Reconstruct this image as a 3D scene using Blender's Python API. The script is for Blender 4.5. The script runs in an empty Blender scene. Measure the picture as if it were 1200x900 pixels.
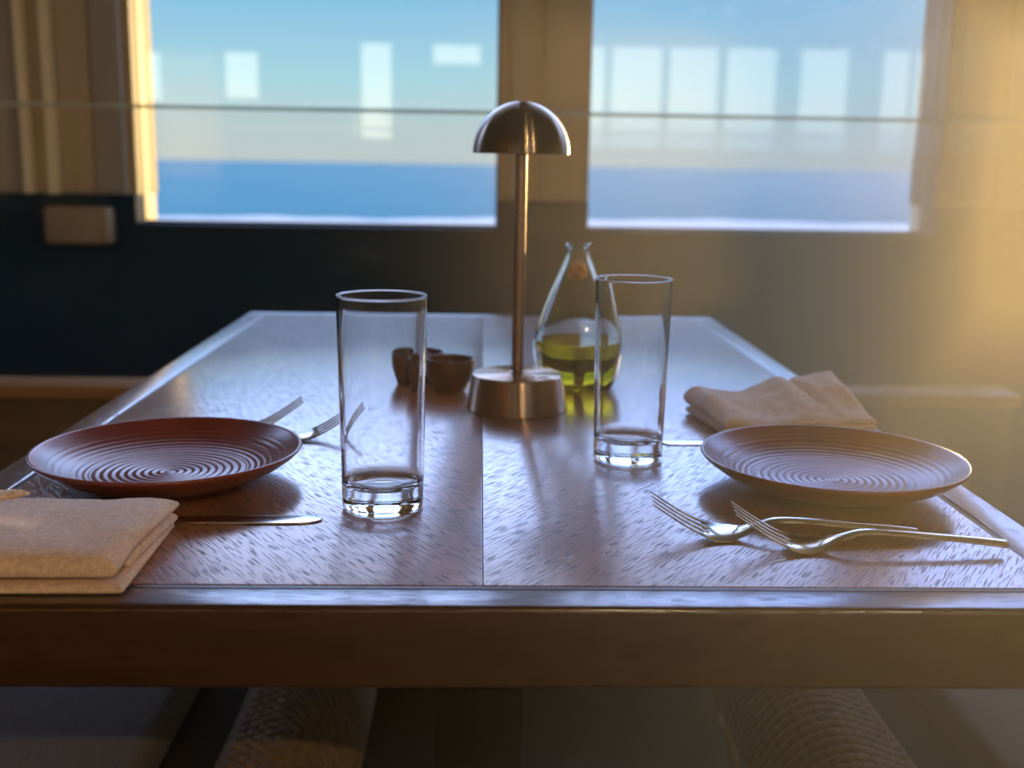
import bpy, bmesh, math, random
from mathutils import Vector, Matrix
PI = math.pi
random.seed(7)
S = bpy.context.scene
COL = S.collection

# ------------------------------------------------------------------ camera
cam_d = bpy.data.cameras.new('camera')
cam = bpy.data.objects.new('camera', cam_d)
COL.objects.link(cam)
yaw, pitch, roll, FPX = 0.030608, 0.197380, 0.016534, 1282.94
fw = Vector((math.sin(yaw)*math.cos(pitch), math.cos(yaw)*math.cos(pitch), -math.sin(pitch)))
r0 = Vector((math.cos(yaw), -math.sin(yaw), 0)); u0 = r0.cross(fw)
rt = math.cos(roll)*r0 + math.sin(roll)*u0
up = -math.sin(roll)*r0 + math.cos(roll)*u0
M = Matrix((rt, up, -fw)).transposed().to_4x4()
M.translation = Vector((-0.0035, -0.5748, 0.9924))
cam.matrix_world = M
cam_d.sensor_width = 36.0
cam_d.lens = 36.0*FPX/1200.0
cam_d.clip_start = 0.01
cam_d.clip_end = 60000
cam_d.dof.use_dof = True
cam_d.dof.focus_distance = 0.76
cam_d.dof.aperture_fstop = 5.6
S.camera = cam

# ------------------------------------------------------------------ view, sky, sun
S.view_settings.view_transform = 'Standard'
S.view_settings.look = 'None'
S.view_settings.exposure = 0.0
S.view_settings.gamma = 1.0
S.view_settings.use_curve_mapping = False
cy = S.cycles
cy.max_bounces = 14; cy.diffuse_bounces = 4; cy.glossy_bounces = 6
cy.transmission_bounces = 14; cy.transparent_max_bounces = 16; cy.volume_bounces = 0
cy.use_denoising = True
cy.sample_clamp_indirect = 6.0

W = bpy.data.worlds.new('sky'); S.world = W; W.use_nodes = True
wn = W.node_tree; wn.nodes.clear()
wo = wn.nodes.new('ShaderNodeOutputWorld'); bg = wn.nodes.new('ShaderNodeBackground')
tc = wn.nodes.new('ShaderNodeTexCoord'); sp = wn.nodes.new('ShaderNodeSeparateXYZ')
asn = wn.nodes.new('ShaderNodeMath'); asn.operation = 'ARCSINE'
mr = wn.nodes.new('ShaderNodeMapRange')
mr.inputs['From Min'].default_value = 0.0; mr.inputs['From Max'].default_value = PI/2
ramp = wn.nodes.new('ShaderNodeValToRGB')
wn.links.new(tc.outputs['Generated'], sp.inputs[0]); wn.links.new(sp.outputs['Z'], asn.inputs[0])
wn.links.new(asn.outputs[0], mr.inputs['Value']); wn.links.new(mr.outputs[0], ramp.inputs[0])
wn.links.new(ramp.outputs[0], bg.inputs[0]); wn.links.new(bg.outputs[0], wo.inputs[0])
SKY = [(0.0, (0.66, 0.74, 0.76)), (0.02, (0.62, 0.76, 0.78)), (0.045, (0.46, 0.78, 0.88)), (0.092, (0.27, 0.61, 0.92)),
       (0.118, (0.80, 1.20, 2.1)), (0.19, (1.5, 2.15, 3.9)), (0.28, (3.8, 5.0, 8.8)), (0.40, (1.6, 1.8, 2.6)), (1.0, (0.4, 0.5, 0.9))]
el = ramp.color_ramp.elements
while len(el) < len(SKY): el.new(0.5)
for e, (p, c) in zip(el, SKY):
    e.position = p; e.color = (*c, 1)
bg.inputs[1].default_value = 1.0

sd = bpy.data.lights.new('sun', 'SUN'); sun = bpy.data.objects.new('sun', sd); COL.objects.link(sun)
sd.energy = 7.0; sd.color = (1.0, 0.64, 0.22); sd.angle = math.radians(0.6)
az, ele = math.radians(29.5), math.radians(2.0)
sdir = Vector((math.sin(az)*math.cos(ele), math.cos(az)*math.cos(ele), math.sin(ele)))
sun.rotation_euler = sdir.to_track_quat('Z', 'Y').to_euler()
GLARE_DENSITY = 0.64; GLARE_G = 0.36

# ------------------------------------------------------------------ material helpers
def nmat(name):
    m = bpy.data.materials.new(name); m.use_nodes = True
    nt = m.node_tree; b = nt.nodes['Principled BSDF']
    return m, nt, b

def mat(name, col, rough=0.5, metal=0.0, spec=0.5, var=0.0, vscale=8.0, bump=0.0, bscale=60.0, stretch=(1, 1, 1), **kw):
    m, nt, b = nmat(name)
    b.inputs['Base Color'].default_value = (*col, 1)
    b.inputs['Roughness'].default_value = rough
    b.inputs['Metallic'].default_value = metal
    b.inputs['Specular IOR Level'].default_value = spec
    for k, v in kw.items(): b.inputs[k].default_value = v
    if var or bump:
        t = nt.nodes.new('ShaderNodeTexCoord'); mp = nt.nodes.new('ShaderNodeMapping')
        mp.inputs['Scale'].default_value = stretch
        nt.links.new(t.outputs['Object'], mp.inputs[0])
    if var:
        n = nt.nodes.new('ShaderNodeTexNoise'); n.inputs['Scale'].default_value = vscale; n.inputs['Detail'].default_value = 4
        r = nt.nodes.new('ShaderNodeValToRGB')
        r.color_ramp.elements[0].position = 0.3; r.color_ramp.elements[1].position = 0.7
        r.color_ramp.elements[0].color = (*[c*(1-var) for c in col], 1)
        r.color_ramp.elements[1].color = (*[min(1, c*(1+var)) for c in col], 1)
        nt.links.new(mp.outputs[0], n.inputs['Vector']); nt.links.new(n.outputs[0], r.inputs[0]); nt.links.new(r.outputs[0], b.inputs['Base Color'])
    if bump:
        n = nt.nodes.new('ShaderNodeTexNoise'); n.inputs['Scale'].default_value = bscale; n.inputs['Detail'].default_value = 3
        bp = nt.nodes.new('ShaderNodeBump'); bp.inputs['Strength'].default_value = 1.0; bp.inputs['Distance'].default_value = bump
        nt.links.new(mp.outputs[0], n.inputs['Vector']); nt.links.new(n.outputs[0], bp.inputs['Height']); nt.links.new(bp.outputs[0], b.inputs['Normal'])
    return m

def wood(name, base, dark, angle=0.0, coat=1.0, rough=0.32, pore=1.0, spec=0.8):
    """Open-grained wood; the grain runs along +Y turned by angle."""
    m, nt, b = nmat(name)
    L = nt.links.new
    t = nt.nodes.new('ShaderNodeTexCoord')
    rot = nt.nodes.new('ShaderNodeMapping'); rot.inputs['Rotation'].default_value = (0, 0, angle)
    L(t.outputs['Object'], rot.inputs[0])
    def noise(sc, detail):
        mp = nt.nodes.new('ShaderNodeMapping'); mp.inputs['Scale'].default_value = sc; L(rot.outputs[0], mp.inputs[0])
        n = nt.nodes.new('ShaderNodeTexNoise'); n.inputs['Scale'].default_value = 1.0; n.inputs['Detail'].default_value = detail
        L(mp.outputs[0], n.inputs['Vector']); return n
    big = noise((38, 2.2, 38), 4)
    r1 = nt.nodes.new('ShaderNodeValToRGB'); r1.color_ramp.elements[0].position = 0.3; r1.color_ramp.elements[1].position = 0.72
    r1.color_ramp.elements[0].color = (*dark, 1); r1.color_ramp.elements[1].color = (*base, 1)
    L(big.outputs[0], r1.inputs[0])
    por = noise((1050, 58, 300), 0)
    r2 = nt.nodes.new('ShaderNodeValToRGB'); r2.color_ramp.elements[0].position = 0.33; r2.color_ramp.elements[1].position = 0.40
    r2.color_ramp.elements[0].color = (0.05, 0.05, 0.05, 1); r2.color_ramp.elements[1].color = (1, 1, 1, 1)
    L(por.outputs[0], r2.inputs[0])
    mx = nt.nodes.new('ShaderNodeMix'); mx.data_type = 'RGBA'; mx.blend_type = 'MULTIPLY'; mx.inputs[0].default_value = 0.9*min(1, pore)
    L(r1.outputs[0], mx.inputs[6]); L(r2.outputs[0], mx.inputs[7]); L(mx.outputs[2], b.inputs['Base Color'])
    fine = noise((420, 9, 300), 2)
    ad = nt.nodes.new('ShaderNodeMath'); ad.operation = 'MULTIPLY_ADD'; ad.inputs[1].default_value = 0.10
    L(fine.outputs[0], ad.inputs[0]); L(r2.outputs[0], ad.inputs[2])
    bp = nt.nodes.new('ShaderNodeBump'); bp.inputs['Distance'].default_value = 0.00014*pore; bp.inputs['Strength'].default_value = 1.0
    L(ad.outputs[0], bp.inputs['Height']); L(bp.outputs[0], b.inputs['Normal'])
    b.inputs['Roughness'].default_value = rough
    b.inputs['Specular IOR Level'].default_value = spec
    b.inputs['Coat Roughness'].default_value = 0.18; b.inputs['Coat IOR'].default_value = 1.75
    cw = nt.nodes.new('ShaderNodeMath'); cw.operation = 'MULTIPLY'; cw.inputs[1].default_value = coat
    L(r2.outputs[0], cw.inputs[0]); L(cw.outputs[0], b.inputs['Coat Weight'])
    L(bp.outputs[0], b.inputs['Coat Normal'])
    return m

def cloth(name, col, scale=900.0):
    m, nt, b = nmat(name); L = nt.links.new
    t = nt.nodes.new('ShaderNodeTexCoord')
    w1 = nt.nodes.new('ShaderNodeTexWave'); w1.bands_direction = 'X'; w1.inputs['Scale'].default_value = scale/6.28; w1.inputs['Distortion'].default_value = 1.5
    w2 = nt.nodes.new('ShaderNodeTexWave'); w2.bands_direction = 'Y'; w2.inputs['Scale'].default_value = scale/6.28; w2.inputs['Distortion'].default_value = 1.5
    L(t.outputs['Object'], w1.inputs[0]); L(t.outputs['Object'], w2.inputs[0])
    ad = nt.nodes.new('ShaderNodeMath'); ad.operation = 'ADD'; L(w1.outputs[1], ad.inputs[0]); L(w2.outputs[1], ad.inputs[1])
    bp = nt.nodes.new('ShaderNodeBump'); bp.inputs['Distance'].default_value = 0.00035; bp.inputs['Strength'].default_value = 0.6
    L(ad.outputs[0], bp.inputs['Height']); L(bp.outputs[0], b.inputs['Normal'])
    n = nt.nodes.new('ShaderNodeTexNoise'); n.inputs['Scale'].default_value = 300; L(t.outputs['Object'], n.inputs['Vector'])
    r = nt.nodes.new('ShaderNodeValToRGB'); r.color_ramp.elements[0].color = (*[c*.82 for c in col], 1); r.color_ramp.elements[1].color = (*[min(1, c*1.1) for c in col], 1)
    r.color_ramp.elements[0].position = 0.3; r.color_ramp.elements[1].position = 0.7
    L(n.outputs[0], r.inputs[0]); L(r.outputs[0], b.inputs['Base Color'])
    b.inputs['Roughness'].default_value = 0.85; b.inputs['Sheen Weight'].default_value = 0.25
    b.inputs['Specular IOR Level'].default_value = 0.2
    return m

def brushed(name, col, rough, aniso):
    m, nt, b = nmat(name)
    b.inputs['Base Color'].default_value = (*col, 1); b.inputs['Metallic'].default_value = 1.0
    b.inputs['Roughness'].default_value = rough; b.inputs['Anisotropic'].default_value = aniso; b.inputs['Anisotropic Rotation'].default_value = 0.25
    tg = nt.nodes.new('ShaderNodeTangent'); tg.direction_type = 'RADIAL'; tg.axis = 'Z'
    nt.links.new(tg.outputs[0], b.inputs['Tangent'])
    return m

def glass_mat(name, col=(1, 1, 1), ior=1.5, rough=0.0):
    m, nt, b = nmat(name)
    b.inputs['Base Color'].default_value = (*col, 1); b.inputs['Transmission Weight'].default_value = 1.0
    b.inputs['Roughness'].default_value = rough; b.inputs['IOR'].default_value = ior
    return m

def pane_mat(name, tint, refl, pale_mix):
    """Flat window glass: lets light straight through, mirrors a little, has a pale diffuse veil mixed in."""
    m = bpy.data.materials.new(name); m.use_nodes = True; nt = m.node_tree; nt.nodes.clear(); L = nt.links.new
    o = nt.nodes.new('ShaderNodeOutputMaterial')
    tr = nt.nodes.new('ShaderNodeBsdfTransparent'); tr.inputs[0].default_value = (*tint, 1)
    gl = nt.nodes.new('ShaderNodeBsdfGlossy'); gl.inputs['Roughness'].default_value = 0.015
    df = nt.nodes.new('ShaderNodeBsdfDiffuse'); df.inputs[0].default_value = (0.75, 0.76, 0.74, 1)
    fr = nt.nodes.new('ShaderNodeLayerWeight'); fr.inputs[0].default_value = refl
    m1 = nt.nodes.new('ShaderNodeMixShader'); m2 = nt.nodes.new('ShaderNodeMixShader'); m2.inputs[0].default_value = pale_mix
    L(fr.outputs['Fresnel'], m1.inputs[0]); L(tr.outputs[0], m1.inputs[1]); L(gl.outputs[0], m1.inputs[2])
    L(m1.outputs[0], m2.inputs[1]); L(df.outputs[0], m2.inputs[2]); L(m2.outputs[0], o.inputs[0])
    return m

def emit_mat(name, col, s):
    m, nt, b = nmat(name)
    b.inputs['Base Color'].default_value = (0.1, 0.1, 0.1, 1)
    b.inputs['Emission Color'].default_value = (*col, 1); b.inputs['Emission Strength'].default_value = s
    return m

MT = {}
MT['oak_l'] = wood('chevron oak, left leaf', (0.40, 0.175, 0.092), (0.22, 0.090, 0.046), math.radians(-34))
MT['oak_r'] = wood('chevron oak, right leaf', (0.40, 0.175, 0.092), (0.22, 0.090, 0.046), math.radians(34))
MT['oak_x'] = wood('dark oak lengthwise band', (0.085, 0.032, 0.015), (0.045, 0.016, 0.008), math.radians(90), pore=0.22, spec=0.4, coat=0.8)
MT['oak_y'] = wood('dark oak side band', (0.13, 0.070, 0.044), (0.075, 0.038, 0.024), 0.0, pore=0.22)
MT['inlay'] = mat('dark inlay', (0.07, 0.042, 0.03), 0.4, var=0.3, vscale=60)
MT['ped'] = mat('black pedestal steel', (0.010, 0.009, 0.008), 0.8, spec=0.1, var=0.2)
MT['glass'] = glass_mat('drinking glass', (1, 1, 1), 1.48)
MT['cruet'] = glass_mat('cruet glass', (0.97, 1, 0.99), 1.48)
MT['oil'] = glass_mat('olive oil', (0.60, 0.40, 0.01), 1.42)
MT['cork'] = mat('cork', (0.85, 0.42, 0.16), 0.8, var=0.3, vscale=120, bump=0.0006, bscale=220)
MT['plate'] = mat('red-brown glaze', (0.21, 0.046, 0.030), 0.30, spec=0.6, var=0.12, vscale=25, **{'Coat Weight': 0.12, 'Coat Roughness': 0.2})
MT['napkin'] = cloth('beige napkin cloth', (0.84, 0.62, 0.48))
MT['steel'] = mat('polished cutlery steel', (0.72, 0.70, 0.66), 0.16, metal=1.0, var=0.05, vscale=200)
MT['dome'] = brushed('bronzed brass, spun', (0.32, 0.25, 0.18), 0.25, 1.0)
MT['lbase'] = brushed('bronzed brass, turned', (0.46, 0.32, 0.22), 0.28, 1.0)
MT['stem'] = mat('bronzed stem', (0.40, 0.27, 0.21), 0.34, metal=1.0, var=0.08, vscale=40, stretch=(1, 1, .1))
MT['opal'] = mat('opal lamp diffuser', (0.75, 0.73, 0.68), 0.5, var=0.03)
MT['bowl'] = mat('dark brown stoneware', (0.12, 0.052, 0.036), 0.38, var=0.25, vscale=60, bump=0.0004, bscale=150)
MT['spice'] = mat('dark seasoning', (0.09, 0.055, 0.035), 0.9, var=0.5, vscale=500, bump=0.002, bscale=400)
MT['tan'] = mat('tan painted timber', (0.50, 0.38, 0.23), 0.6, var=0.08, vscale=3, stretch=(6, 6, .4))
MT['tan2'] = mat('darker tan timber', (0.50, 0.40, 0.27), 0.6, var=0.1, vscale=3, stretch=(6, 6, .4))
MT['pale'] = mat('pale batten timber', (0.92, 0.80, 0.56), 0.5, var=0.08, vscale=3, stretch=(6, 6, .4))
MT['grey'] = mat('grey-brown board', (0.38, 0.34, 0.29), 0.6, var=0.1, vscale=3, stretch=(6, 6, .4))
MT['navy'] = mat('navy painted panel', (0.001, 0.027, 0.066), 0.7, spec=0.06, var=0.12, vscale=4)
MT['panel'] = mat('brown divider panel', (0.13, 0.085, 0.06), 0.55, var=0.15, vscale=4, stretch=(.5, 6, 6))
MT['cap'] = mat('light wood cap', (0.36, 0.20, 0.09), 0.45, var=0.12, vscale=5, stretch=(.5, 6, 6))
MT['wall'] = mat('warm plaster', (0.55, 0.40, 0.25), 0.8, var=0.06, vscale=3)
MT['ceil'] = mat('brown ceiling', (0.32, 0.24, 0.16), 0.9, var=0.04, vscale=2)
MT['floor'] = mat('dark plank floor', (0.013, 0.009, 0.006), 0.5, var=0.3, vscale=5, stretch=(6, .6, 1))
MT['reveal'] = mat('brown reveal board', (0.055, 0.036, 0.016), 0.6, var=0.08)
MT['frame'] = mat('window frame paint', (0.06, 0.042, 0.02), 0.5, var=0.05)
MT['pane'] = pane_mat('window glass', (0.96, 0.98, 0.97), 0.50, 0.006)
MT['screen'] = pane_mat('divider glass', (0.93, 0.94, 0.93), 0.24, 0.008)
MT['edge'] = pane_mat('ground glass edge', (0.72, 0.78, 0.76), 0.3, 0.3)
MT['lit'] = emit_mat('daylit window', (1.0, 0.92, 0.70), 3.6)
MT['lamp'] = emit_mat('downlight', (1.0, 0.66, 0.33), 2100.0)
MT['lamp2'] = emit_mat('dim downlight', (1.0, 0.9, 0.75), 12.0)
MT['white'] = mat('white trim', (0.7, 0.68, 0.64), 0.5, var=0.03)
MT['fabric'] = cloth('grey chair fabric', (0.15, 0.13, 0.115), 500)
MT['fabric'].node_tree.nodes['Principled BSDF'].inputs['Sheen Weight'].default_value = 0.0
MT['rope'] = mat('natural rope', (0.17, 0.10, 0.04), 0.75, var=0.3, vscale=90, bump=0.001, bscale=300)
MT['brass'] = mat('brass chair frame', (0.55, 0.38, 0.2), 0.4, metal=0.9, var=0.05)
MT['sand'] = mat('sand', (0.5, 0.42, 0.32), 0.9, var=0.15, vscale=.05)
MT['foam'] = mat('white surf', (0.50, 0.52, 0.52), 0.9, var=0.12, vscale=.08, stretch=(.15, 1, 1))

# ------------------------------------------------------------------ mesh helpers
def link(name, bm, m, parent=None, smooth=True, loc=None, angle=40):
    bmesh.ops.recalc_face_normals(bm, faces=bm.faces[:])
    me = bpy.data.meshes.new(name); bm.to_mesh(me); bm.free()
    for mm in (m if isinstance(m, (list, tuple)) else [m]): me.materials.append(mm)
    o = bpy.data.objects.new(name, me); COL.objects.link(o)
    if smooth:
        for p in me.polygons: p.use_smooth = True
        me.set_sharp_from_angle(angle=math.radians(angle))
    if loc: o.location = loc
    if parent: o.parent = parent
    return o

def tag(o, label=None, cat=None, group=None, kind=None):
    if label: o['label'] = label
    if cat: o['category'] = cat
    if group: o['group'] = group
    if kind: o['kind'] = kind
    return o

def empty(name, loc, rz=0):
    o = bpy.data.objects.new(name, None); COL.objects.link(o); o.location = loc; o.rotation_euler = (0, 0, rz)
    o.empty_display_size = 0.03
    return o

def add_box(bm, x0, x1, y0, y1, z0, z1, bevel=0.0, seg=2):
    c = [bm.verts.new(p) for p in ((x0, y0, z0), (x1, y0, z0), (x1, y1, z0), (x0, y1, z0), (x0, y0, z1), (x1, y0, z1), (x1, y1, z1), (x0, y1, z1))]
    fs = [bm.faces.new([c[i] for i in f]) for f in ((3, 2, 1, 0), (4, 5, 6, 7), (0, 1, 5, 4), (1, 2, 6, 5), (2, 3, 7, 6), (3, 0, 4, 7))]
    if bevel:
        es = list({e for f in fs for e in f.edges})
        bmesh.ops.bevel(bm, geom=es, offset=bevel, segments=seg, affect='EDGES', profile=0.6)

def box(name, x0, x1, y0, y1, z0, z1, m, parent=None, bevel=0.0, seg=2):
    bm = bmesh.new(); add_box(bm, x0, x1, y0, y1, z0, z1, bevel, seg)
    return link(name, bm, m, parent)

def add_lathe(bm, prof, n=96, c=(0, 0, 0)):
    rings = []
    for r, z in prof:
        if r < 1e-6: rings.append([bm.verts.new((c[0], c[1], c[2]+z))])
        else: rings.append([bm.verts.new((c[0]+r*math.cos(2*PI*k/n), c[1]+r*math.sin(2*PI*k/n), c[2]+z)) for k in range(n)])
    for a, b in zip(rings, rings[1:]):
        for k in range(n):
            k2 = (k+1) % n
            if len(a) == 1 and len(b) == 1: continue
            if len(a) == 1: bm.faces.new((a[0], b[k], b[k2]))
            elif len(b) == 1: bm.faces.new((a[k], a[k2], b[0]))
            else: bm.faces.new((a[k], a[k2], b[k2], b[k]))

def lathe(name, prof, m, parent=None, n=96, loc=None, angle=50):
    bm = bmesh.new(); add_lathe(bm, prof, n)
    return link(name, bm, m, parent, loc=loc, angle=angle)

def smooth_prof(pts, k=6):
    """Catmull-Rom through profile points."""
    out = []
    P = [pts[0]] + list(pts) + [pts[-1]]
    for i in range(1, len(P)-2):
        for j in range(k):
            t = j/k; res = []
            for d in (0, 1):
                p0, p1, p2, p3 = P[i-1][d], P[i][d], P[i+1][d], P[i+2][d]
                res.append(.5*((2*p1)+(-p0+p2)*t+(2*p0-5*p1+4*p2-p3)*t*t+(-p0+3*p1-3*p2+p3)*t**3))
            out.append((max(0, res[0]), res[1]))
    out.append(tuple(pts[-1])); return out

def add_loft(bm, secs, cap=True):
    """secs: lists of equal-length point rings."""
    rs = [[bm.verts.new(p) for p in s] for s in secs]; n = len(rs[0])
    for a, b in zip(rs, rs[1:]):
        for k in range(n): bm.faces.new((a[k], a[(k+1) % n], b[(k+1) % n], b[k]))
    if cap:
        bm.faces.new(rs[0][::-1]); bm.faces.new(rs[-1])

def add_tube(bm, pts, r, n=10):
    pts = [Vector(p) for p in pts]; secs = []
    for i, p in enumerate(pts):
        d = (pts[min(i+1, len(pts)-1)]-pts[max(i-1, 0)]).normalized()
        a = d.cross(Vector((0, 0, 1)) if abs(d.z) < .9 else Vector((1, 0, 0))).normalized(); b = d.cross(a)
        rr = r[i] if isinstance(r, (list, tuple)) else r
        secs.append([p+rr*(math.cos(2*PI*k/n)*a+math.sin(2*PI*k/n)*b) for k in range(n)])
    add_loft(bm, secs)

def copy_tree(o, parent=None):
    c = o.copy(); COL.objects.link(c)
    if parent: c.parent = parent
    for ch in list(o.children): copy_tree(ch, c)
    return c

# ------------------------------------------------------------------ the room shell
WY = 2.0                                   # inner face of the window wall
XL, XR, YB, ZC = -6.2, 7.2, -9.0, 2.85
tag(box('floor', XL, XR, YB, WY+.2, -0.1, 0, MT['floor']), kind='structure')
tag(box('ceiling', XL-.2, XR+.2, YB-.2, WY+.2, ZC, ZC+.1, MT['ceil']), kind='structure')
tag(box('wall_left', XL-.2, XL, YB-.2, WY+.2, 0, ZC, MT['wall']), kind='structure')
tag(box('wall_right', XR, XR+.2, YB-.2, WY+.2, 0, ZC, MT['wall']), kind='structure')
SILL, HEAD, DADO = 0.845, 2.70, 0.912
WINS = [(-2.75, -1.62), (-0.797, 0.037), (0.241, 1.068), (1.292, 2.12), (2.33, 3.15)]
bm = bmesh.new()
xs = [XL] + [v for w in WINS for v in w] + [XR]
for i in range(0, len(xs), 2):
    add_box(bm, xs[i], xs[i+1], WY, WY+.16, SILL, HEAD)
add_box(bm, XL, XR, WY, WY+.16, HEAD, ZC)
tag(link('wall_front', bm, MT['tan'], smooth=False), kind='structure')
tag(box('trim_1', XL, XR, WY-.012, WY+.16, 0, SILL, MT['navy'], bevel=.003), kind='structure')
k = 2
for i in range(0, len(xs), 2):             # navy dado round each pier, a shallow board on its face
    a, b = xs[i], xs[i+1]
    tag(box('trim_%d' % k, a-.004, b+.004, WY-.016, WY+.05, SILL, DADO, MT['navy'], bevel=.003), kind='structure'); k += 1
def tr(x0, x1, d, m, z0=DADO, z1=HEAD):
    global k
    tag(box('trim_%d' % k, x0, x1, WY-d, WY-.0005, z0, z1, MT[m], bevel=.002), kind='structure'); k += 1
tr(-.876, -.812, .020, 'grey')
tr(-.955, -.882, .012, 'tan2')
tr(-.977, -.957, .045, 'pale')
tr(-1.013, -.981, .012, 'tan2')
tr(-1.032, -1.014, .045, 'pale')
tr(-1.30, -1.034, .018, 'grey')
tr(.060, .098, .012, 'tan2'); tr(.135, .218, .014, 'tan')
tr(1.09, 1.165, .012, 'tan2'); tr(1.20, 1.27, .016, 'tan')
for i, (a, b) in enumerate(WINS):
    tag(box('trim_%d' % (k+2*i), a-.001, a+.004, WY+.002, WY+.165, DADO, HEAD, MT['reveal']), kind='structure')
    tag(box('trim_%d' % (k+2*i+1), b-.004, b+.001, WY+.002, WY+.165, DADO, HEAD, MT['reveal']), kind='structure')
    w = empty('window_%d' % (i+1), ((a+b)/2, WY+.06, SILL)); tag(w, kind='structure')
    c = (a+b)/2; bm = bmesh.new(); f = .006
    for (p, q, r, s) in ((a, a+f, SILL, HEAD), (b-f, b, SILL, HEAD), (a, b, SILL, SILL+f), (a, b, HEAD-f, HEAD)):
        add_box(bm, p-c, q-c, -.01, .03, r-SILL, s-SILL)
    link('window_frame', bm, MT['frame'], w, smooth=False)
    bm = bmesh.new()
    vs = [bm.verts.new(p) for p in ((a-c, .01, 0), (b-c, .01, 0), (b-c, .01, HEAD-SILL), (a-c, .01, HEAD-SILL))]; bm.faces.new(vs)
    link('pane', bm, MT['pane'], w, smooth=False)
# the wall behind the camera with its own daylit windows (they mirror in the glass in front)
BW = [(-4.05, -3.86, 1.66, 2.28), (-3.1, -2.70, 1.70, 2.30), (-1.467, -1.10, 1.25, 2.435), (-0.60, -0.03, 2.15, 2.435), (1.20, 1.486, 1.19, 2.45),
      (1.567, 2.18, 1.19, 2.45), (2.27, 2.87, 1.19, 2.455), (2.97, 3.59, 1.19, 2.46), (3.877, 4.47, 1.19, 2.465), (4.89, 5.235, 1.19, 2.47), (5.29, 5.95, 1.19, 2.46)]
bm = bmesh.new()
px = XL
for (a, b, z0, z1) in BW:
    if a > px: add_box(bm, px, a, YB-.2, YB, 0, ZC)
    add_box(bm, a, b, YB-.2, YB, 0, z0); add_box(bm, a, b, YB-.2, YB, z1, ZC); px = b
add_box(bm, px, XR, YB-.2, YB, 0, ZC)
tag(link('wall_back', bm, MT['wall'], smooth=False), kind='structure')
for i, (a, b, z0, z1) in enumerate(BW):
    w = empty('window_%d' % (i+1+len(WINS)), ((a+b)/2, YB-.1, z0)); tag(w, kind='structure')
    c = (a+b)/2
    bm = bmesh.new(); add_box(bm, a-c, b-c, -.01, .01, 0, z1-z0); link('pane', bm, MT['lit'], w, smooth=False)
    bm = bmesh.new(); add_box(bm, a-c, b-c, .011, .05, 0, .03); add_box(bm, a-c, b-c, .011, .05, z1-z0-.03, z1-z0); link('window_frame', bm, MT['white'], w, smooth=False)
# ceiling downlights
first = None
for i, (x, y) in enumerate([(2.55, -8.85), (2.92, -8.85), (.80, -3.3), (2.1, -3.3)]):
    if first is None:
        d = empty('downlight', (x, y, ZC)); tag(d, group='ceiling downlights')
        bm = bmesh.new(); add_lathe(bm, [(.055, -.02), (.075, -.02), (.08, -.012), (.08, 0), (.055, 0), (.055, -.02)], 32); link('ring', bm, MT['white'], d)
        lathe('lens', [(0, -.008), (.054, -.008), (.054, 0), (0, 0)], MT['lamp2'], d, 32)
        first = d
    else:
        d = copy_tree(first); d.location = (x, y, ZC)
        if y > -5:                              # the two nearer ones burn brighter
            lens = [c for c in d.children if c.name.startswith('lens')][0]; lens.data = lens.data.copy(); lens.data.materials[0] = MT['lamp']
    tag(d, 'round recessed ceiling downlight in a row behind the table', 'ceiling light')

# ------------------------------------------------------------------ outside: beach, surf and sea
SEA = -6.0
def plane(name, x0, x1, y0, y1, z, m, nx=1, ny=1):
    bm = bmesh.new()
    bmesh.ops.create_grid(bm, x_segments=nx, y_segments=ny, size=1, matrix=Matrix.Translation(((x0+x1)/2, (y0+y1)/2, z)) @ Matrix.Diagonal(((x1-x0)/2, (y1-y0)/2, 1, 1)))
    return link(name, bm, m, smooth=False)
m, nt, b = nmat('sea water'); L = nt.links.new
t = nt.nodes.new('ShaderNodeTexCoord'); mp = nt.nodes.new('ShaderNodeMapping'); mp.inputs['Scale'].default_value = (.004, .02, 1); L(t.outputs['Object'], mp.inputs[0])
n = nt.nodes.new('ShaderNodeTexNoise'); n.inputs['Scale'].default_value = 1; n.inputs['Detail'].default_value = 6; L(mp.outputs[0], n.inputs['Vector'])
r = nt.nodes.new('ShaderNodeValToRGB'); r.color_ramp.elements[0].position = .35; r.color_ramp.elements[1].position = .7
r.color_ramp.elements[0].color = (.012, .150, .20, 1); r.color_ramp.elements[1].color = (.020, .185, .245, 1)
L(n.outputs[0], r.inputs[0]); L(r.outputs[0], b.inputs['Base Color'])
b.inputs['Roughness'].default_value = .8; b.inputs['Specular IOR Level'].default_value = .12
tag(plane('sea', -25000, 25000, 128, 30000, SEA, m), kind='structure')
tag(plane('beach', -800, 800, 4, 140, SEA-.3, MT['sand']), kind='structure')
bm = bmesh.new(); N = 240
va = []; 
for i in range(N+1):
    x = -160+320*i/N
    y1 = 144+5*math.sin(x*.05)+2.5*math.sin(x*.21+1)+1.2*math.sin(x*.63)
    y0 = 118+2*math.sin(x*.07+2)+1*math.sin(x*.33)
    va.append([bm.verts.new((x, y0, SEA+.02)), bm.verts.new((x, (y0+y1)/2, SEA+.35)), bm.verts.new((x, y1, SEA+.02))])
for p, q in zip(va, va[1:]):
    for j in (0, 1): bm.faces.new((p[j], q[j], q[j+1], p[j+1]))
tag(link('surf_foam', bm, MT['foam']), 'white line of surf where the sea meets the shore below the windows', 'surf', kind='stuff')

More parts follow.
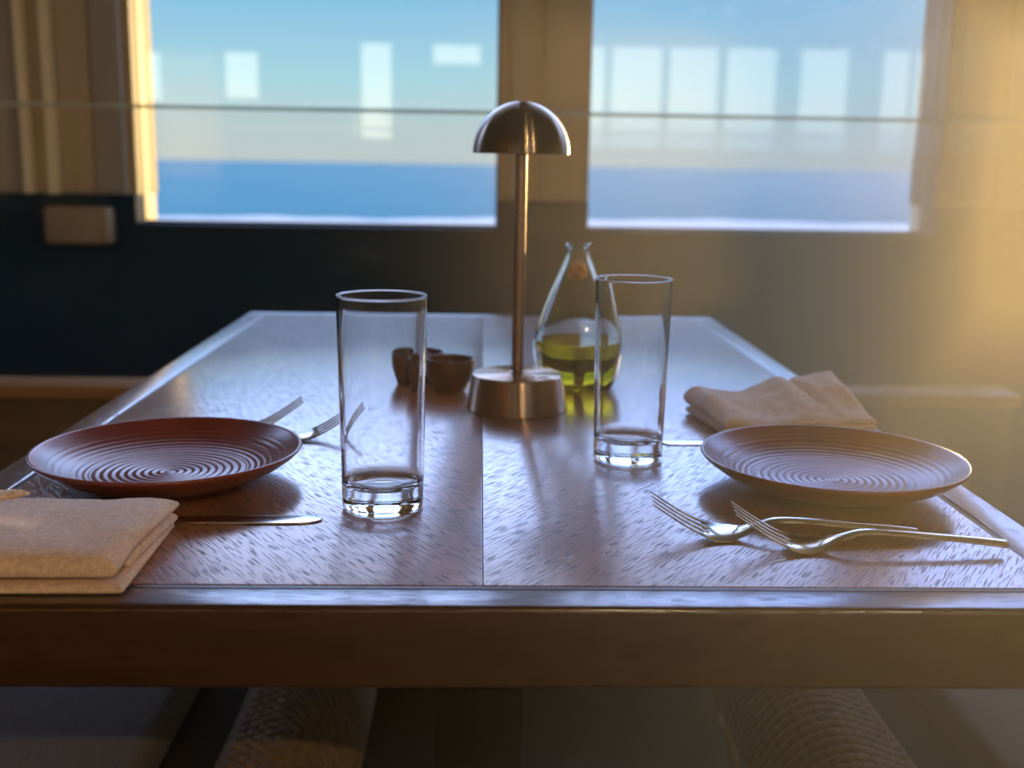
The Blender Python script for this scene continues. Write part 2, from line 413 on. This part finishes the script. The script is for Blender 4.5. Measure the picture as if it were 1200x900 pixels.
# ------------------------------------------------------------------ booth divider: low panelled wall with a glass screen
DV = empty('booth_divider', (0, 1.5, 0))
tag(DV, 'low brown divider with pale wood cap and clear glass screen, behind the table', 'divider')
DX0, DX1 = -2.6, 1.035
box('panel', DX0, DX1, -.03, .03, 0, .548, MT['panel'], DV, .004)
box('cap', DX0, DX1+.006, -.045, .045, .548, .574, MT['cap'], DV, .005)
bm = bmesh.new(); add_box(bm, DX0, DX1, .012, .013, .574, 1.083)
bmesh.ops.delete(bm, geom=[f for f in bm.faces if abs(f.calc_center_median().y-.013) > 1e-4], context='FACES')
sc = link('glass_screen', bm, MT['screen'], DV, smooth=False)
box('screen_edge', DX0, DX1, .007, .018, 1.083, 1.091, MT['edge'], sc, .002)
# beige block added where the glass screen shows a blurred reflection
wp = box('reflection_block', -.985, -.838, 1.93, 1.983, .80, .885, mat('beige reflection tone', (.30, .23, .15), .5, var=.15, vscale=12), bevel=.012, seg=3)
tag(wp, 'small beige block before the navy wall, added to stand in for a blurred reflection', 'reflection stand-in')

# ------------------------------------------------------------------ table
TW, TL, TZ, TT = .76, 1.2213, .75, .0496
tb = empty('dining_table', (0, TL/2, 0))
tag(tb, 'rectangular dark oak dining table with chevron grain top set for two', 'table')
hy = TL/2; BD = .0285; GR = .0045
def tbox(name, x0, x1, y0, y1, z0, z1, m, bevel=.001, seg=2, parent=tb): return box(name, x0, x1, y0-hy, y1-hy, z0, z1, MT[m], parent, bevel, seg)
i0 = BD+GR
tbox('top_panel', -TW/2+i0, -.0003, i0, TL-i0, TZ-.02, TZ, 'oak_l', .0005)
tbox('top_panel', .0003, TW/2-i0, i0, TL-i0, TZ-.02, TZ, 'oak_r', .0005)
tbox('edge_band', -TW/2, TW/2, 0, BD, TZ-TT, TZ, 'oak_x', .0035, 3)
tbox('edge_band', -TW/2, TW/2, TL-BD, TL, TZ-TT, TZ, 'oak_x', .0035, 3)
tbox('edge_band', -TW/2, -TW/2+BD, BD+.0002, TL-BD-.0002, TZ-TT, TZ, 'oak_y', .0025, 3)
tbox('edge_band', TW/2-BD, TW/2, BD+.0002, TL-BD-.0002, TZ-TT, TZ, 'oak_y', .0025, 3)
bm = bmesh.new()
for (x0, x1, y0, y1) in ((-TW/2+BD, TW/2-BD, BD, i0), (-TW/2+BD, TW/2-BD, TL-i0, TL-BD), (-TW/2+BD, -TW/2+i0, i0, TL-i0), (TW/2-i0, TW/2-BD, i0, TL-i0)):
    add_box(bm, x0, x1, y0-hy, y1-hy, TZ-.02, TZ-.0005)
link('inlay', bm, MT['inlay'], tb, smooth=False)
tbox('underside', -TW/2+BD, TW/2-BD, BD, TL-BD, TZ-TT+.008, TZ-.0205, 'inlay', .001)
bm = bmesh.new(); add_box(bm, -.05, .05, -.05, .05, .03, TZ-TT+.0078, .006); link('pedestal', bm, MT['ped'], tb)
bm = bmesh.new(); add_box(bm, -.13, .13, -.35, .35, .0, .03, .008); link('base_plate', bm, MT['ped'], tb)
bm = bmesh.new(); add_box(bm, -.2, .2, -.2, .2, TZ-TT-.002, TZ-TT+.0077, .002); link('mounting_plate', bm, MT['ped'], tb)

# ------------------------------------------------------------------ highball glasses
def glass_prof():
    h, r0, r1, w = .1535, .0288, .0317, .0020
    rr = lambda z: r0+(r1-r0)*z/h
    out = [(0, .0022), (.0235, .0012), (.0262, .0002)]
    out += [(rr(0)-.0006, .0012), (rr(.004), .004)]
    out += [(rr(z), z) for z in (.0045, .0055, .008, .02, .05, .08, .11, .14, .148, .1505, .1512)]
    out += [(rr(h)-w/2+w/2*math.cos(a), h-w/2+w/2*math.sin(a)) for a in [PI*i/12 for i in range(13)]]
    out += [(rr(z)-w, z) for z in (.1512, .1505, .148, .14, .11, .08, .05, .03, .026, .0245)]
    out += [(rr(.02)-w-.001, .0205), (rr(.02)-w-.004, .0178), (.012, .0168), (0, .0166)]
    return out
g = lathe('highball_glass', glass_prof(), MT['glass'], n=128, loc=(-.0715, .181, TZ), angle=60)
tag(g, 'empty clear highball glass on the front left of the table beside the knife', 'glass', 'empty highball glasses')
g2 = g.copy(); COL.objects.link(g2); g2.location = (.1225, .318, TZ); g2.rotation_euler = (0, 0, .7)
tag(g2, 'empty clear highball glass standing in front of the oil cruet', 'glass', 'empty highball glasses')

# ------------------------------------------------------------------ plates
def plate_prof():
    out = [(0, .0042), (.046, .0042), (.0490, .0006), (.0505, 0), (.0540, 0), (.0560, .0012), (.0590, .0046), (.072, .0085), (.086, .0148), (.0955, .0215), (.0993, .0251), (.1002, .0266), (.0998, .0276), (.0985, .0278), (.0970, .0270)]
    inner = smooth_prof([(.0970, .0270), (.090, .0218), (.080, .0158), (.070, .0118), (.060, .0095), (.045, .0083), (.03, .0078), (.015, .0075), (0, .0075)], 26)
    for r, z in inner[1:]:
        amp = .00025 if r < .058 else (.00012 if r < .088 else 0.0)
        amp *= min(1, r/.006)
        per = .0058 if r < .058 else .0046
        out.append((r, z+amp*math.sin(2*PI*r/per)))
    return out
p = lathe('dinner_plate', plate_prof(), MT['plate'], n=160, loc=(-.2400, .2425, TZ), angle=70)
tag(p, 'red-brown ceramic coupe plate with spiral rings at the left place', 'plate', 'brown dinner plates')
p2 = p.copy(); COL.objects.link(p2); p2.location = (.2693, .2355, TZ)
tag(p2, 'red-brown ceramic coupe plate with spiral rings at the right place, before the propped napkin', 'plate', 'brown dinner plates')

# ------------------------------------------------------------------ forks and knives
def interp(tab, s, c):
    for a, b in zip(tab, tab[1:]):
        if s <= b[0]:
            t = (s-a[0])/(b[0]-a[0]); t = t*t*(3-2*t) if c == 1 else t
            return a[c]+(b[c]-a[c])*t
    return tab[-1][c]
def cr(tab, s):
    """Catmull-Rom height along the fork."""
    i = max(j for j in range(len(tab)-1) if tab[j][0] <= s+1e-9)
    g = lambda j: tab[min(max(j, 0), len(tab)-1)]
    p0, p1, p2, p3 = g(i-1), g(i), g(i+1), g(i+2)
    t = (s-p1[0])/(p2[0]-p1[0])
    m1 = (p2[1]-p0[1])/max(1e-6, p2[0]-p0[0])*(p2[0]-p1[0]); m2 = (p3[1]-p1[1])/max(1e-6, p3[0]-p1[0])*(p2[0]-p1[0])
    return (2*t**3-3*t*t+1)*p1[1]+(t**3-2*t*t+t)*m1+(-2*t**3+3*t*t)*p2[1]+(t**3-t*t)*m2
FZ = [(0, .0275), (.012, .0190), (.026, .0100), (.040, .0032), (.050, .0012), (.060, .0022), (.072, .0070), (.083, .0105), (.097, .0110), (.13, .0085), (.16, .0058), (.179, .0035)]
def fork_mesh():
    bm = bmesh.new()
    tz = lambda s: cr(FZ, s)
    def sec(s, c, hw, th, dish=0.0):
        z = tz(s); r = min(hw, th)*.45
        pts = []
        for (y, dz) in ((-hw, th*.3), (-hw+r, 0), (0, -dish), (hw-r, 0), (hw, th*.3), (hw, th*.7), (hw-r, th), (0, th-dish), (-hw+r, th), (-hw, th*.7)):
            yy = c+y
            pts.append((s, yy, z+dz+dish*(y/hw)**2*0))
        return pts
    HW = [(.036, .0122), (.046, .0125), (.054, .0112), (.062, .0075), (.070, .0042), (.080, .0032), (.1, .0031), (.14, .0037), (.179, .0043)]
    TH = [(.036, .0017), (.06, .0018), (.07, .0026), (.085, .0030), (.13, .0034), (.179, .0042)]
    ss = [.036+.143*i/64 for i in range(65)]
    add_loft(bm, [sec(s, 0, interp(HW, s, 1), interp(TH, s, 1), .0016 if s < .056 else .0016*max(0, 1-(s-.056)/.012)) for s in ss])
    for j in range(4):
        cb = (-1.5+j)*.0067
        rows = []
        for i in range(19):
            s = .0005+.0395*i/18
            t = s/.04
            hw = .0005+.0007*min(1, t*1.6)
            cc = cb*(.90+.10*t)
            rows.append(sec(s, cc, hw, .0012+.0005*t, 0))
        add_loft(bm, rows)
    return bm
fk = link('fork', fork_mesh(), MT['steel'], loc=(.1105, .1205, TZ), angle=50)
fk.rotation_euler = (math.radians(11), 0, math.radians(-1.5)); fk.location.z += .0016
tag(fk, 'steel dinner fork by the right plate, its tines reaching furthest towards the table middle', 'fork', 'steel forks')
for (loc, rz, lab) in (((.1600, .0985, TZ), -2, 'steel fork nearest the table front edge, below the right plate'),
                       ((-.112, .390, TZ), 180+16, 'steel fork behind the left plate, its tines seen through the highball glass'),
                       ((-.165, .412, TZ), 180+14, 'steel fork furthest behind the left plate, only its tine tips showing')):
    f = fk.copy(); COL.objects.link(f); f.location = (loc[0], loc[1], loc[2]+.0014); f.rotation_euler = (math.radians(9 if abs(rz) < 90 else -5), 0, math.radians(rz)); tag(f, lab, 'fork', 'steel forks')

def knife(loc, rz, label):
    k_ = empty('table_knife', loc, math.radians(rz))
    tag(k_, label, 'knife', 'steel table knives')
    bm = bmesh.new(); secs = []
    for i in range(25):
        t = i/24; s = .105*t                       # blade, tip at s=0
        top = .0085*math.sqrt(max(0, 1-(1-min(1, t/.22))**2)) if t < .22 else .0085
        lo = -.0085*math.sqrt(max(0, 1-(1-min(1, t/.12))**2)) if t < .12 else -.0085+.003*(t-.12)
        top = max(top, .0004); lo = min(lo, -.0004)
        if t > .85: top = .0085-.0035*(t-.85)/.15; lo = lo+.002*(t-.85)/.15
        zt = .0010+.0014*t
        secs.append([(s, lo, .0006), (s, (lo+top)/2, .0004), (s, top, .0006), (s, top, .0010+zt*.4), (s, (lo+top)/2, .0008+zt), (s, lo, .0010+zt*.2)])
    add_loft(bm, secs); link('blade', bm, MT['steel'], k_)
    bm = bmesh.new(); secs = []
    for i in range(21):
        t = i/20; s = .104+.115*t
        hw = .0042+.0028*t; th = .0042+.0022*math.sin(PI*min(1, t*1.1))
        c = -.0005
        secs.append([(s, c+hw*math.cos(a), .0004+th/2+th/2*math.sin(a)) for a in [2*PI*q/14 for q in range(14)]])
    add_loft(bm, secs); link('handle', bm, MT['steel'], k_)
    return k_
knife((-.1105, .1495, TZ), 181, 'steel table knife lying between the left napkin and the left plate')
knife((.1600, .3735, TZ), 0.5, 'steel table knife mostly hidden behind the right plate, blade tip by the right glass')

# ------------------------------------------------------------------ napkins
from mathutils import noise as NZ
def fbm(x, y, s, seed=0): return NZ.fractal(Vector((x*s, y*s, seed)), 1.0, 2.0, 3)
def add_slab(bm, corners, z0, ztop, nu=48, nv=36, rnd=.012, seed=0, amp=.0012, botz=None):
    """A padded cloth layer: quad footprint (near-left, near-right, far-right, far-left), rounded all round."""
    A, B, C, D = [Vector(c) for c in corners]
    def P(u, v): return (A*(1-u)+B*u)*(1-v)+(D*(1-u)+C*u)*v
    top, bot = {}, {}
    def prof(u, v):
        W_ = (B-A).length; H_ = (D-A).length
        e = min(u*W_, (1-u)*W_, v*H_, (1-v)*H_)
        t = min(1, e/rnd); return math.sqrt(max(0, 1-(1-t)**2))
    def remap(i, n):                                # denser towards the edges
        t = i/n; return .5-.5*math.cos(PI*t)*(.6+.4*abs(math.cos(PI*t)))
    for i in range(nu+1):
        for j in range(nv+1):
            u, v = remap(i, nu), remap(j, nv); p = P(u, v)
            f = prof(u, v); zb = z0(u, v) if callable(z0) else z0
            zt = ztop(u, v)+amp*fbm(p.x, p.y, 28, seed)
            mid = zb+(zt-zb)*.45
            w = .0012*fbm(p.x, p.y, 60, seed+9)*(1-f)
            top[i, j] = bm.verts.new((p.x+w, p.y+w, mid+(zt-mid)*f))
            if 0 < i < nu and 0 < j < nv: bot[i, j] = bm.verts.new((p.x, p.y, mid+(zb-mid)*f))
            else: bot[i, j] = top[i, j]
    for i in range(nu):
        for j in range(nv):
            for d in (top, bot):
                q = []
                for v_ in (d[i, j], d[i+1, j], d[i+1, j+1], d[i, j+1]):
                    if v_ not in q: q.append(v_)
                if len(q) >= 3:
                    try: bm.faces.new(q)
                    except ValueError: pass
bm = bmesh.new()
add_slab(bm, [(-.372, .012), (-.2035, .0145), (-.2060, .132), (-.372, .130)], .0003, lambda u, v: .0050+.001*v, rnd=.003, seed=1, amp=.0006)
add_slab(bm, [(-.372, .040), (-.2080, .042), (-.2035, .130), (-.372, .128)], .0048, lambda u, v: .0125, rnd=.005, seed=2, amp=.0008)
add_slab(bm, [(-.372, .015), (-.2085, .018), (-.2025, .131), (-.372, .129)], lambda u, v: .0052+.0066*min(1, v/.35), lambda u, v: .0235+.0015*math.sin(PI*v)-.006*max(0, .35-v), rnd=.013, seed=3, amp=.0016)
add_slab(bm, [(-.374, .075), (-.345, .085), (-.300, .130), (-.374, .1305)], .0205, lambda u, v: .0275+.001*u, rnd=.006, seed=5, amp=.0012)
np1 = link('napkin', bm, MT['napkin'], loc=(0, 0, TZ), angle=70)
tag(np1, 'beige cloth napkin folded flat at the front left corner of the table', 'napkin', 'beige cloth napkins')
bm = bmesh.new()
def zr(u, v):
    base = .020+.022*u*v+.002*v
    base += .006*math.exp(-((u-.06)/.08)**2)                    # rolled left end
    base -= .006*math.exp(-((u-.33)/.12)**2)*(.4+.6*v)          # dip
    base += .004*math.exp(-((u-.58)/.07)**2)
    cu = .66+.10*(1-v)
    base -= .0075*math.exp(-((u-cu)/.022)**2)*min(1, v*1.6)     # crease before the raised flap
    return base*(0.62+.38*min(1, v/.55)) 
add_slab(bm, [(.222, .398), (.374, .424), (.366, .520), (.2045, .497)], .0003, lambda u, v: .009+.004*u*v, rnd=.005, seed=11, amp=.001)
add_slab(bm, [(.2215, .396), (.374, .423), (.362, .527), (.203, .502)], lambda u, v: .0065+.012*u*v*v, zr, rnd=.012, seed=12, amp=.002, nu=72, nv=48)
np2 = link('napkin', bm, MT['napkin'], loc=(0, 0, TZ), angle=70)
tag(np2, 'rumpled beige cloth napkin with a raised corner behind the right plate', 'napkin', 'beige cloth napkins')

# ------------------------------------------------------------------ table lamp
lp = empty('table_lamp', (.035, .513, TZ))
tag(lp, 'slim bronze table lamp with domed metal shade and round foot at the table centre', 'lamp')
lathe('base', [(0, 0), (.0495, 0), (.0505, .0008), (.0506, .002), (.0458, .0348), (.0450, .0358), (.0435, .0362), (.009, .0362), (0, .0362)], MT['lbase'], lp, 96, angle=30)
lathe('stem', [(0, .0362), (.0078, .0362), (.0078, .0375), (.0060, .0385), (.0060, .262), (.0085, .264), (.0085, .270), (0, .270)], MT['stem'], lp, 40, angle=30)
R_, zb = .0476, .2535
prof = [(R_*math.cos(a), zb+.0495*math.sin(a)) for a in [PI/2*i/28 for i in range(28)]] + [(0, zb+.0495)]
inn = [((R_-.0012)*math.cos(a), zb+.0483*math.sin(a)) for a in [PI/2*i/28 for i in range(28)]] + [(0, zb+.0483)]
lathe('lamp_shade', prof[::-1]+inn, MT['dome'], lp, 96, angle=50)
lathe('diffuser', [(0, .268), (.03, .268), (.032, .270), (.032, .274), (0, .276)], MT['opal'], lp, 40)

# ------------------------------------------------------------------ oil cruet
oc = empty('oil_cruet', (.1030, .622, TZ))
tag(oc, 'pear-shaped glass oil cruet with ball cork, part filled with olive oil, behind the lamp', 'cruet')
outer = smooth_prof([(0, .0020), (.018, .0004), (.030, .0022), (.0405, .0125), (.0460, .030), (.0475, .047), (.0455, .062), (.0390, .083), (.0305, .105), (.0208, .127), (.0138, .1445), (.0116, .152), (.0142, .159), (.0147, .1607)], 8)
inner = smooth_prof([(.0132, .1607), (.0120, .158), (.0092, .152), (.0114, .1435), (.0184, .126), (.0281, .104), (.0366, .082), (.0431, .0615), (.0451, .047), (.0436, .0305), (.0385, .0150), (.029, .0065), (.018, .0045), (0, .0045)], 8)
lathe('bottle', outer+inner, MT['cruet'], oc, 96, angle=60)
oilp = [(r-.0004 if r > .0004 else 0, z+.0004) for r, z in inner if z <= .0545][::-1]
zt = oilp[-1][1]; oilp += [(.03, zt), (0, zt)]
lathe('olive_oil', oilp, MT['oil'], oc, 96, angle=40)
bm = bmesh.new(); bmesh.ops.create_uvsphere(bm, u_segments=32, v_segments=20, radius=.0108, matrix=Matrix.Translation((0, 0, .1290)))
link('stopper', bm, MT['cork'], oc)

# ------------------------------------------------------------------ two little bowls
def bowl(loc, sc_, label, mound):
    b_ = empty('pinch_bowl', loc); tag(b_, label, 'bowl', 'little brown bowls')
    h = .037*sc_; R = .0268*sc_
    o_ = smooth_prof([(0, .0015), (.013*sc_, 0), (.0165*sc_, .001), (.0195*sc_, .006), (.0245*sc_, .016), (R, .025*sc_), (R*.995, h-.0015)], 6)
    o_ += [(R*.985, h-.0003), (R*.965, h), (R*.945, h-.0003)]
    o_ += smooth_prof([(R*.93, h-.0015), (R*.92, .025*sc_), (.0222*sc_, .017), (.017*sc_, .008), (.010*sc_, .0055), (0, .0050)], 6)
    lathe('body', o_, MT['bowl'], b_, 64, angle=60)
    bm = bmesh.new(); n_ = 40
    add_lathe(bm, [(0, .017), (R*.80, .019), (R*.885, .0225*sc_)] + [(R*.885*(1-t), .0225*sc_+mound*math.sin(PI/2*t)) for t in (.2, .4, .6, .8, 1.0)], n_)
    for v in bm.verts:
        if v.co.z > .0226*sc_: v.co.z += .0012*fbm(v.co.x, v.co.y, 160, 3)
    link('seasoning', bm, MT['spice'], b_)
    return b_
bowl((-.0355, .592, TZ), 1.0, 'little dark brown bowl right beside the lamp foot', .010)
bowl((-.0700, .635, TZ), 1.0, 'little dark brown bowl further from the lamp, half hidden half hidden by the left glass', .017)

# ------------------------------------------------------------------ chairs drawn up at each side
def chair(loc, rz, label):
    """Front of the seat faces local -X at x = 0; seat runs back along +X."""
    c = empty('dining_chair', loc, rz); tag(c, label, 'chair', 'rope and cushion dining chairs')
    W2 = .27
    bm = bmesh.new(); add_box(bm, .068, .53, -W2+.03, W2-.03, .425, .475, .016, 4)
    for v in bm.verts:
        d = max(0, 1-((v.co.x-.3)/.26)**2)*max(0, 1-(v.co.y/.26)**2)
        if v.co.z > .45: v.co.z += .012*d
    link('cushion', bm, MT['fabric'], c)
    bm = bmesh.new(); add_box(bm, .02, .52, -W2+.02, W2-.02, .385, .424, .008, 2); link('seat_frame', bm, MT['ped'], c)
    # woven rope front: rows of slanting strands laid over a rounded rail
    bm = bmesh.new()
    path = []                                       # profile in x-z, from the top back edge over the front and down
    for i in range(15):
        t = i/14
        if t < .25: path.append((-.002-.03*t/.25, .452))
        else:
            a = (t-.25)/.75
            path.append((-.032-.065*math.sin(a*PI/2), .452-.125*(1-math.cos(a*PI/2))))
    rail = []
    for j in (-W2, W2):
        rail.append([(x+.006, j, z-.006) for x, z in path]+[(x+.02, j, z-.02) for x, z in path[::-1]])
    add_loft(bm, rail)
    n_ = 34
    for i in range(len(path)-1):
        x0, z0 = path[i]; x1, z1 = path[i+1]
        for j in range(n_):
            y = -W2+2*W2*(j+.5*(i % 2))/n_
            d = Vector((x1-x0, .011, z1-z0)); L_ = d.length
            nrm = Vector((-(z1-z0), 0, (x1-x0))); 
            if nrm.length < 1e-6: nrm = Vector((0, 0, 1))
            nrm.normalize()
            if nrm.z < 0: nrm = -nrm
            if i > 6 and nrm.x > 0: nrm = -nrm
            d.normalize(); s_ = d.cross(nrm).normalized()
            cc = Vector(((x0+x1)/2, y, (z0+z1)/2))
            secs = []
            for t, rr in ((-1, .25), (-.6, .85), (0, 1.0), (.6, .85), (1, .25)):
                secs.append([cc+d*(t*L_*.62)+rr*(.0072*math.cos(q)*s_+.0052*math.sin(q)*nrm) for q in [2*PI*k_/8 for k_ in range(8)]])
            add_loft(bm, secs)
    link('woven_front', bm, MT['rope'], c)
    # brass legs
    for sy in (-1, 1):
        bm = bmesh.new(); add_tube(bm, [(-.087, sy*.24, .308), (-.058, sy*.24, .15), (-.030, sy*.24, .0)], [.008, .008, .007], 12); add_box(bm, -.095, -.050, sy*.24-.012, sy*.24+.012, .302, .314, .002); link('leg', bm, MT['brass'], c)
        bm = bmesh.new(); add_tube(bm, [(.49, sy*.235, .40), (.53, sy*.24, .2), (.56, sy*.245, .0)], [.013, .012, .010], 12); link('leg', bm, MT['brass'], c)
    bm = bmesh.new(); add_box(bm, -.052, -.030, -.235, .235, .302, .325, .004); link('stretcher', bm, MT['brass'], c)
    # padded back and its rope-wrapped frame
    bm = bmesh.new(); secs = []
    for i in range(17):
        a = -1.0+2.0*i/16; y = W2*math.sin(a*1.25)/math.sin(1.25); x = .565-.10*(1-math.cos(a*1.25))*1.4
        secs.append([(x+.03*math.cos(q)*.8, y, .60+.14*math.sin(q)) for q in [2*PI*k_/18 for k_ in range(18)]])
    add_loft(bm, secs); link('backrest', bm, MT['fabric'], c)
    for sy in (-1, 1):
        bm = bmesh.new(); add_tube(bm, [(.50, sy*.2, .40), (.55, sy*.205, .5), (.548, sy*.21, .6)], .011, 10); link('back_post', bm, MT['brass'], c)
    return c
chair((.402, .450, 0), 0, 'grey cushioned chair with woven rope front on the right side of the table')
chair((-.231, .450, 0), PI, 'grey cushioned chair pushed in under the left side of the table')

# ------------------------------------------------------------------ golden veil volume added in place of lens glare
m = bpy.data.materials.new('glare_haze'); m.use_nodes = True; nt = m.node_tree; nt.nodes.clear()
o = nt.nodes.new('ShaderNodeOutputMaterial'); vs = nt.nodes.new('ShaderNodeVolumeScatter')
vs.inputs['Color'].default_value = (1, .76, .40, 1); vs.inputs['Density'].default_value = GLARE_DENSITY; vs.inputs['Anisotropy'].default_value = GLARE_G
t = nt.nodes.new('ShaderNodeTexCoord'); sp = nt.nodes.new('ShaderNodeSeparateXYZ'); nt.links.new(t.outputs['Object'], sp.inputs[0])
mr = nt.nodes.new('ShaderNodeMapRange'); mr.interpolation_type = 'SMOOTHSTEP'      # denser to the right, where the glare veil is strongest
mr.inputs['From Min'].default_value = -.12; mr.inputs['From Max'].default_value = .6; mr.inputs['To Min'].default_value = 0.0; mr.inputs['To Max'].default_value = GLARE_DENSITY
nt.links.new(sp.outputs['X'], mr.inputs['Value']); nt.links.new(mr.outputs[0], vs.inputs['Density'])
nt.links.new(vs.outputs[0], o.inputs['Volume'])
hz = box('glare_haze', -.15, 2.6, -.95, .95, .01, 1.16, m)
tag(hz, 'golden sunlit haze filling the air by the windows', 'glare_haze', kind='stuff')
